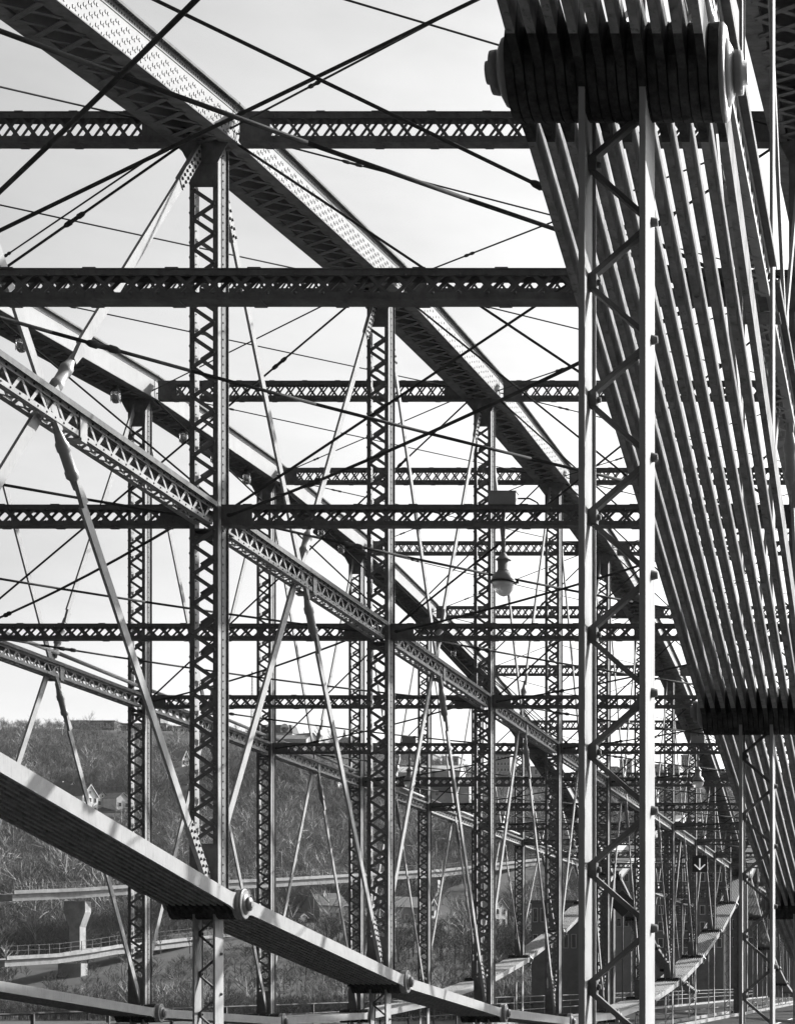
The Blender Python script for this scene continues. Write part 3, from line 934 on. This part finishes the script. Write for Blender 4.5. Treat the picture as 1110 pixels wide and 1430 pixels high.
# centre skyline and its slope houses
block(548, 604, 1054, 1072, 800, 14, 'brick', 'dark flat building on the skyline behind the second pendant lamp', nw=6, rows=2)
block(617, 640, 1058, 1076, 810, 12, 'far_wall', 'grey block on the skyline left of the third tall post', nw=3, rows=2)
block(689, 712, 1055, 1080, 790, 16, 'far_wall', 'grey office block with a tight window grid on the skyline', nw=5, rows=3)
block(714, 760, 1072, 1086, 800, 14, 'far_wall', 'wide low grey block right of the grid-windowed office', nw=6, rows=1)
for px, py, w, lab in ((566, 1088, 9, 'pale-roofed house just left of the second pendant lamp'), (592, 1086, 8, 'pale-roofed house just right of the second pendant lamp'),
                       (622, 1086, 11, 'long pale-roofed house left of the third tall post'), (577, 1100, 10, 'lower grey house beneath the second pendant lamp'),
                       (610, 1104, 9, 'grey slope house below the long pale roof'), (640, 1102, 8, 'slope house touching the third tall post on its left')):
    gable_house(px, py, 690, w, 2.4, 2.2, 8, 'grey_wall', 'pale_wall' if py < 1090 else 'slate', lab, 'houses below the skyline', 3, 1, side_gable=True)
for i, (a, b, t, bb, d) in enumerate(((846, 862, 1072, 1100, 900), (865, 882, 1062, 1102, 900), (893, 925, 1069, 1104, 880), (951, 963, 1056, 1104, 900), (932, 949, 1070, 1104, 880), (985, 1012, 1078, 1110, 880), (1030, 1075, 1062, 1110, 900), (800, 838, 1080, 1108, 860))):
    labs = ['small grey tower left of the right skyline pair', 'tall grey tower on the skyline between the bright hanger members', 'broad low grey block right of the bright hanger', 'slim dark tower left of the right pendant lamp', 'low grey block beside the slim dark tower', 'low block behind the small dark pin', 'wide tall block far right behind the eyebars', 'wide low block left of the bright hanger']
    block(a, b, t, bb, d, 16, 'far_wall' if i != 3 else 'brick', labs[i], nw=max(2, (b-a)//6), rows=max(2, (bb-t)//7), name='skyline_building', group='skyline buildings at right')
# houses at the foot of the slope
gable_house(466, 1287, 392, 6.6, 3.3, 2.6, 7, 'grey_wall', 'shingle', 'old two-storey house with dark roof below the viaduct', 'houses below the viaduct', 4, 2, side_gable=True)
gable_house(573, 1290, 396, 7.6, 3.4, 2.2, 7, 'brick', 'shingle', 'brick house with a window row just right of the second tall post', 'houses below the viaduct', 4, 2, side_gable=True)
gable_house(604, 1284, 402, 2.8, 2.6, 1.7, 6, 'pale_wall', 'shingle', 'small white gable at the right end of the brick house', 'houses below the viaduct', 1, 1)
gable_house(699, 1296, 396, 4.6, 4.2, 1.8, 7, 'grey_wall', 'slate', 'narrow grey house just right of the third tall post', 'houses below the viaduct', 2, 2)
gable_house(423, 1290, 385, 2.2, 1.3, .6, 2.5, 'pale_wall', 'slate', 'small pale shed left of the old two-storey house', 'houses below the viaduct', 1, 1)
block(838, 890, 1196, 1300, 300, 16, 'grey_wall', 'large grey riverside hall under a bright roof edge beyond the bridge', nw=5, rows=5, name='riverside_hall')
cb = MB(); cb_a = at(836, 1194, 299); cb_b = at(892, 1182, 299)
cb.prism([Vector((cb_a.x, 297, cb_a.z)), Vector((cb_b.x, 297, cb_a.z)), Vector((cb_b.x-1, 306, cb_b.z+1)), Vector((cb_a.x+2, 306, cb_b.z+1))], (0, .3, -.4))
solo('canopy', cb, M['white'], 'bright sloping canopy on the riverside hall beyond the bridge', 'canopy')
block(905, 1010, 1215, 1330, 290, 20, 'brick', 'dark brick warehouse filling the gap beyond the black arrow sign', nw=9, rows=5, name='warehouse')
block(1020, 1110, 1180, 1330, 300, 20, 'brick', 'tall dark warehouse beyond the bridge at the right edge', nw=8, rows=6, name='warehouse')
block(742, 828, 1262, 1335, 310, 18, 'brick', 'lower brick shed between the fourth and fifth posts', nw=8, rows=2, name='warehouse')

# ------------------------------------------------------------------ viaduct and lower road
def road_bridge(name, pts, hpar, hgird, wid, label, railing, npier=()):
    """pts: (px, py_top, d)"""
    T = thing(name, label, 'viaduct', at(*pts[0]))
    P3 = [at(*p) for p in pts]
    g, pr, rl = MB(), MB(), MB()
    for a, b in zip(P3, P3[1:]):
        d = (b-a); n = Vector((-d.y, d.x, 0)).normalized()
        if n.y < 0: n = -n
        up = Vector((0,0,1))
        e = d*0.5*1.002
        c = (a+b)/2
        pr.box(c + n*0.15 - up*hpar/2, e, n*0.15, up*hpar/2)
        g.box(c + n*(wid/2+.5) - up*(hpar+hgird/2), e, n*(wid/2), up*hgird/2)
        m = max(2, int(d.length/3.0))
        for i in range(m):
            q = a + d*(i/m) + n*.15
            rl.box(q + up*railing/2, Vector((.06,0,0)), Vector((0,.06,0)), up*railing/2)
        for zz in (0.5, 1.0): rl.beam(a + n*.15 + up*railing*zz, b + n*.15 + up*railing*zz, up, .05, .05)
        clear(c.x, c.y, 5); clear(a.x, a.y, 5)
        for q in (.97, .94): clear(c.x*q, c.y*q, d.length*.3)
    part('parapet', pr, M['parapet'], T); part('girder', g, M['slate'], T); part('railing', rl, M['frame'], T, stuff=True)
    for px, py, d, bot in npier:
        c = at(px, py, d); zb = at(px, bot, d).z
        pb = MB(); w = 2.3
        pb.ab(c.x-w, c.x+w, d, d+3, c.z-2.4, c.z)
        pb.prism([Vector((c.x-w, d, c.z-2.401)), Vector((c.x+w, d, c.z-2.401)), Vector((c.x+w*.5, d, c.z-5.6)), Vector((c.x-w*.5, d, c.z-5.6))], (0, 3, 0))
        pb.ab(c.x-w*.5, c.x+w*.5, d+.01, d+2.99, zb, c.z-5.601)
        part('pier', pb, M['parapet'], T)
        clear(c.x, d, 6)
UP = [(20, 1244, 384), (84, 1241.5, 395), (120, 1240, 401), (178, 1236, 412), (262, 1232, 430), (330, 1229, 447), (400, 1226, 465), (470, 1222, 486), (545, 1218, 510), (620, 1214, 538), (700, 1205, 572), (780, 1196, 610)]
road_bridge('viaduct', UP, 0.75, 1.5, 7, 'pale concrete viaduct crossing the hillside behind the posts, upper of two', 1.4, [(104, 1259, 402, 1334), (330, 1242, 451, 1300), (600, 1229, 534, 1290)])
LO = [(10, 1336, 350), (84, 1332, 365), (130, 1326, 376), (165, 1320, 386), (200, 1317, 396), (270, 1309, 418), (340, 1303, 440)]
road_bridge('viaduct', LO, 0.7, 1.3, 6, 'lower concrete road with railing, at the bottom left under the big pier', 1.9, [(97, 1346, 371, 1380)])
def gooseneck(px, pyb, pyt, d, side, label):
    b0 = at(px, pyb, d); t0 = at(px, pyt, d)
    T = thing('street_lamp', label, 'street lamp', b0, 'street lamps on the viaduct')
    b = MB(); h = t0.z-b0.z
    pts = [b0, Vector((b0.x, d, t0.z-.8)), Vector((b0.x+side*.3, d, t0.z-.2)), Vector((b0.x+side*.9, d, t0.z)), Vector((b0.x+side*1.7, d, t0.z-.1))]
    b.path(pts, .12, 6); part('pole', b, M['concrete'], T)
    l = MB(); l.lathe(Vector((b0.x+side*1.5, d, t0.z-.12)), Vector((b0.x+side*2.5, d, t0.z-.2)), [(0,.1),(.4,.22),(1,.08)], 8); part('lamp_head', l, M['lampmetal'], T)
gooseneck(393, 1227, 1184, 466, 1, 'tall gooseneck street lamp on the viaduct, between the second and third left posts')
gooseneck(609, 1216, 1171, 536, 1, 'gooseneck street lamp on the viaduct, just right of the second pendant lamp')
gooseneck(235, 1234, 1190, 426, 1, 'gooseneck street lamp on the viaduct, left of the tallest middle post')
gooseneck(745, 1200, 1163, 596, -1, 'farthest gooseneck street lamp on the viaduct, near the fourth middle post')
for px, pb, pt, d, lab in ((115, 1107, 1072, 590, 'utility pole on the slope above the white houses'), (216, 1108, 1086, 590, 'short utility pole right of the left laced post'),
                           (438, 1290, 1240, 400, 'utility pole at the left end of the old two-storey house'), (152, 1250, 1231, 436, 'short pole standing by the viaduct parapet')):
    d = snap(px, pb, d); b0 = at(px, pb, d); t0 = at(px, pt, d)
    T = thing('utility_pole', lab, 'utility pole', b0, 'utility poles')
    b = MB(); b.tube(b0 - Vector((0,0,2)), t0, .14, 6, .09); part('pole', b, M['brick'], T)
    b = MB(); b.ab(t0.x-.9, t0.x+.9, d-.08, d+.08, t0.z-.9, t0.z-.75); part('crossarm', b, M['brick'], T)
# antenna mast on the ridge
b0 = at(352, 1030, 800); t0 = at(352, 938, 800)
T = thing('antenna_mast', 'thin lattice antenna mast rising from the ridge by the dormered building', 'antenna', b0)
b = MB(); hh = t0.z-b0.z
for i in range(3):
    a = 2.1*i; b.beam(b0+Vector((math.cos(a)*.9, math.sin(a)*.9, 0)), t0+Vector((math.cos(a)*.2, math.sin(a)*.2, 0)), (1,0,0), .14, .14)
part('leg', b, M['concrete'], T, stuff=True)
b = MB()
for j in range(22):
    f0, f1 = j/22, (j+1)/22; r0, r1 = .9-.7*f0, .9-.7*f1
    for i in range(3):
        a0, a1 = 2.1*i, 2.1*(i+1)
        b.beam(b0+Vector((math.cos(a0)*r0, math.sin(a0)*r0, hh*f0)), b0+Vector((math.cos(a1)*r1, math.sin(a1)*r1, hh*f1)), (0,1,0), .08, .08)
part('bracing', b, M['concrete'], T, stuff=True)
# retaining walls
for pts, d, lab in (([(116, 1100), (150, 1098.5), (182, 1097.5), (262, 1096)], 600, 'long pale retaining wall running above the slope houses'), ([(140, 1135), (182, 1134.5), (205, 1134.5)], 548, 'short pale wall below the dark slope houses'), ([(228, 1063.5), (246, 1062)], 615, 'short pale wall left of the lone steep-gabled house')):
    b = MB(); d = snap(pts[0][0], pts[0][1]+3, d)
    for a, c in zip(pts, pts[1:]):
        A, C = at(*a, d), at(*c, d); b.beam(A, C, (0,0,1), .55, .4)
        clear((A.x+C.x)/2, d, 3)
    solo('retaining_wall', b, M['concrete'], lab, 'wall', loc=at(*pts[0], d))

# ------------------------------------------------------------------ woods
spots, sizes, tones = [], [], []
N = 42000
n_ok = 0
while n_ok < N:
    y = 300 + 482*rng.random()**1.15; x = y*(-.66 + .70*rng.random())
    if any((x-a)**2 + (y-b)**2 < r*r for a, b, r in KEEP): continue
    cl_ = noise.noise(Vector((x*.012, y*.012, 9)))
    if cl_ < -.15 and rng.random() < .8: continue
    spots.append((x, y, ground(x, y))); n_ok += 1
    sizes.append(rng.uniform(5.0, 9.5) * (0.55 if y > 715 or y < 400 else 1)); tones.append(rng.uniform(.05, .19) * (1.0 + 1.2*max(-.4, cl_)) * (0.7 if y < 440 else 1))
    if rng.random() < .025: sizes[-1] *= 1.9; tones[-1] = rng.uniform(.18, .34)
woods('bare_woods', spots, sizes, tones, 95, 3)

def skyline_tree(px, pyb, d, h, pine, label):
    b0 = at(px, pyb, d)
    T = thing('pine_tree' if pine else 'bare_tree', label, 'tree', b0, 'skyline trees')
    tb = MB(); tb.tube(b0 - Vector((0,0,3)), b0+Vector((0,0,h*.9)), .22, 6, .05); part('trunk', tb, M['brick'], T)
    cb = MB(); rr = random.Random(px)
    if pine:
        for i in range(420):
            t = rr.random()**.8; z = h*(.12+.88*t); r = (1-t)*h*.27*rr.uniform(.3, 1.05); a = rr.uniform(0, 6.28)
            c = b0 + Vector((math.cos(a)*r, math.sin(a)*r, z - r*.25)); s = rr.uniform(.25, .55)
            u = Vector((rr.gauss(0,1), rr.gauss(0,1), rr.gauss(0,.5))).normalized()*s; v = Vector((rr.gauss(0,1), rr.gauss(0,1), rr.gauss(0,.5))).normalized()*s*.6
            i0 = len(cb.v); cb.v += [tuple(c-u), tuple(c+v), tuple(c+u)]; cb.f.append((i0, i0+1, i0+2)); cb.sm.append(False)
        part('crown', cb, M['pine'], T, stuff=True)
    else:
        q = bare_tree_tris(np.random.default_rng(px), 110)*h + np.array(b0)
        for f in q:
            i0 = len(cb.v); cb.v += [tuple(p) for p in f]; cb.f.append((i0, i0+1, i0+2, i0+3)); cb.sm.append(False)
        part('crown', cb, M['brick'], T, stuff=True)
M['pine'] = mat('pine needles', 0.05, 0.9, 0.4, 0.8)
for px, pyb, h, pine, lab in ((491, 1042, 8.5, 1, 'dark evergreen on the ridge between the second pair of posts'), (481, 1042, 6.5, 1, 'smaller evergreen left of the dark ridge evergreen'),
                              (446, 1038, 9, 0, 'spindly bare tree on the ridge right of the dormered house'), (463, 1040, 8, 0, 'bare spreading tree on the ridge left of the evergreens'),
                              (330, 1030, 7, 0, 'low bare tree on the ridge left of the dormered building'), (318, 1030, 6, 0, 'bare tree on the ridge touching the tallest middle post'),
                              (101, 1026, 8, 0, 'bare tree at the left end of the long low ridge building'), (162, 1028, 7, 0, 'bare tree at the right end of the long low ridge building'),
                              (425, 1036, 5, 0, 'small bare tree behind the low wide ridge house'), (535, 1052, 6, 0, 'bare tree on the skyline behind the second tall post')):
    skyline_tree(px, pyb, 772, h, pine, lab)

# ------------------------------------------------------------------ lamps, signs, conduits on the bridge
def pendant(x, k, label):
    Y = yk(k); T = thing('pendant_lamp', label, 'lamp', (x, Y, HM-1.2), 'pendant lamps under the struts')
    z = HM + 0.17
    b = MB(); b.ab(x-.19, x+.19, Y-.09, Y+.09, z, z+.17); b.ab(x-.2, x+.2, Y-.1, Y+.1, z+.171, z+.185); part('ballast_box', b, M['lampmetal'], T)
    c = MB(); c.path([Vector((x+.2, Y, z+.1)), Vector((x+.36, Y, z+.1)), Vector((x+.46, Y, z+.05)), Vector((x+.52, Y, z-.03))], .012, 6); part('conduit', c, M['black'], T)
    s = MB(); x0 = x; s.tube((x0, Y, HM+.15), (x0, Y, HM-.50), .028, 10); s.tube((x0, Y, HM-.26), (x0, Y, HM-.30), .034, 10); part('stem', s, M['lampmetal'], T)
    zt = HM - .50
    h = MB(); h.lathe((x0, Y, zt+.02), (x0, Y, zt-.08), [(0, .03), (.25, .045), (.6, .07), (.85, .10), (1, .108)], 20); part('cap', h, M['lampmetal'], T)
    g = MB(); g.lathe((x0, Y, zt-.08), (x0, Y, zt-.23), [(0, .08), (.93, .077), (.94, .085), (1, .085)], 20); part('housing', g, M['lampmetal'], T)
    r = MB(); r.lathe((x0, Y, zt-.23), (x0, Y, zt-.37), [(0, .08), (.1, .095), (.3, .125), (.55, .148), (.8, .158), (1, .16)], 24); part('reflector', r, M['lampmetal'], T)
    m = MB(); m.lathe((x0, Y, zt-.37), (x0, Y, zt-.395), [(0, .16), (.1, .185), (.9, .185), (1, .16)], 24); m.ab(x0+.165, x0+.215, Y-.02, Y+.02, zt-.40, zt-.365); part('rim', m, M['black'], T)
    w = MB(); w.lathe((x0, Y, zt-.395), (x0, Y, zt-.58), [(0, .155), (.25, .15), (.5, .13), (.75, .095), (.92, .05), (1, .01)], 24); part('bowl', w, M['bowl'], T)
pendant(-5.5, 3, 'largest pendant lamp with pale glass bowl and box above, nearest strut')
pendant(-13.5, 6, 'smaller pendant lamp under a box, just right of the second tall middle post')
pendant(-5.6, 6, 'small pendant lamp left of the eyebar fan under the small dark pin')
pendant(-13.5, 9, 'tiny pendant lamp far down the left roadway, just left of the bright hanger')
pendant(-5.6, 9, 'tiny pendant lamp far down the right roadway behind the eyebars')
def lantern(k, i, label):
    Y = yk(k); f = k - int(k); X = XT['left'] + .1
    z = (HM + hk(int(k)))*(1-f) + (HM + hk(int(k)+1))*f + .1 - .29
    T = thing('lantern', label, 'lantern', (X, Y, z-.35), 'small lanterns under the left top chord')
    b = MB(); b.ab(X-.05, X+.05, Y-.05, Y+.05, z-.06, z-.016); b.lathe((X, Y, z-.06), (X, Y, z-.16), [(0, .05), (.5, .1), (1, .11)], 12); part('cap', b, M['strut'], T)
    j = MB(); j.lathe((X, Y, z-.16), (X, Y, z-.40), [(0, .10), (.2, .105), (.7, .095), (.92, .07), (1, .03)], 12); part('glass_jar', j, M['jar'], T)
    c = MB()
    for a in range(4):
        u = Vector((math.cos(a*1.57+.78)*.115, math.sin(a*1.57+.78)*.115, 0)); c.tube(Vector((X, Y, z-.15))+u, Vector((X, Y, z-.38))+u*.9, .008, 5)
    part('guard', c, M['strut'], T)
for i, (k, lab) in enumerate(((4.82, 'lantern under the left top chord, just left of the first left laced post'), (5.28, 'lantern under the left top chord just left of the tallest post'),
                              (5.52, 'lantern under the left top chord seen through the tallest post'), (5.79, 'lantern under the left top chord just right of the tallest post'),
                              (6.54, 'lantern under the left top chord beside the first sleeve nut'), (6.77, 'lantern under the left top chord just left of its third visible post'),
                              (8.47, 'tiny lantern under the left top chord right of the second sleeve nut'), (4.3, 'leftmost small lantern hanging under the left top chord'))):
    lantern(k, i, lab)
# conduit above the left truss's mid strut
b = MB(); X = XT['left']
pts = [Vector((X+.05, yk(k), HM+.36 + (.03 if k % 1 else 0))) for k in (2, 2.5, 3, 3.5, 4, 4.5, 5, 5.5, 6, 6.5, 7, 7.5, 8, 9, 10, 11, 12)]
T = thing('conduit', 'pale pipe running just above the left truss mid-height strut', 'pipe', pts[0])
b.path(pts, .045, 8); part('pipe', b, M['light'], T)
b = MB()
for k in range(3, 12): b.ab(X-.02, X+.12, yk(k)+.25, yk(k)+.31, HM+.14, HM+.33)
part('bracket', b, M['frame'], T, stuff=True)
# lane arrow sign
Y = yk(10) - .3; x = -9.19; z = 5.42
T = thing('lane_sign', 'black square lane sign with a lit white downward arrow, far down the road', 'sign', (x, Y, z-.35))
b = MB(); b.ab(x-.34, x+.34, Y-.06, Y+.06, z-.36, z+.36); b.ab(x-.36, x+.36, Y-.16, Y-.0605, z+.35, z+.38); part('sign_box', b, M['black'], T)
ar = MB(); ar.ab(x-.03, x+.03, Y-.075, Y-.061, z-.22, z+.26)
for s in (-1, 1): ar.beam((x+s*.24, Y-.08, z-.02), (x-s*.01, Y-.08, z-.26), (0,1,0), .012, .055)
em = bpy.data.materials.new('lit arrow'); em.use_nodes = True
em.node_tree.nodes['Principled BSDF'].inputs['Emission Color'].default_value = (1, 1, 1, 1)
em.node_tree.nodes['Principled BSDF'].inputs['Emission Strength'].default_value = 0.25
part('arrow', ar, em, T)
b = MB(); b.ab(x-.2, x-.17, Y-.02, Y+.02, z+.381, z+.90); b.ab(x+.17, x+.2, Y-.02, Y+.02, z+.381, z+.90); part('hanger_strap', b, M['strut'], T)
# dark diamond sign
Y = yk(12)+3.5; c = Vector(((869-VX)/F*Y, Y, (VY-1262)/F*Y))
T = thing('road_sign', 'dark diamond-shaped road sign seen from behind, far down the left roadway', 'sign', (c.x, Y, DECK))
b = MB(); r = .78; b.prism([c+Vector((0,0,r)), c+Vector((r,0,0)), c+Vector((0,0,-r)), c+Vector((-r,0,0))], (0, .03, 0)); part('sign_plate', b, M['black'], T)
b = MB(); b.tube((c.x, Y+.08, DECK), (c.x, Y+.08, c.z+r*.8), .045, 8); part('pole', b, M['frame'], T)

# ------------------------------------------------------------------ haze over the valley
hz = MB(); hz.ab(-1305, 905, -305, 1605, -20.5, 150)
hm = bpy.data.materials.new('valley haze'); hm.use_nodes = True
hn = hm.node_tree; hn.nodes.clear()
ho = hn.nodes.new('ShaderNodeOutputMaterial'); hv = hn.nodes.new('ShaderNodeVolumePrincipled')
hv.inputs['Color'].default_value = (0.95, 0.95, 0.95, 1); hv.inputs['Density'].default_value = 0.00005
hv.inputs['Anisotropy'].default_value = 0.2
hn.links.new(hv.outputs[0], ho.inputs['Volume'])
struct('haze', hz, hm, kind='stuff')
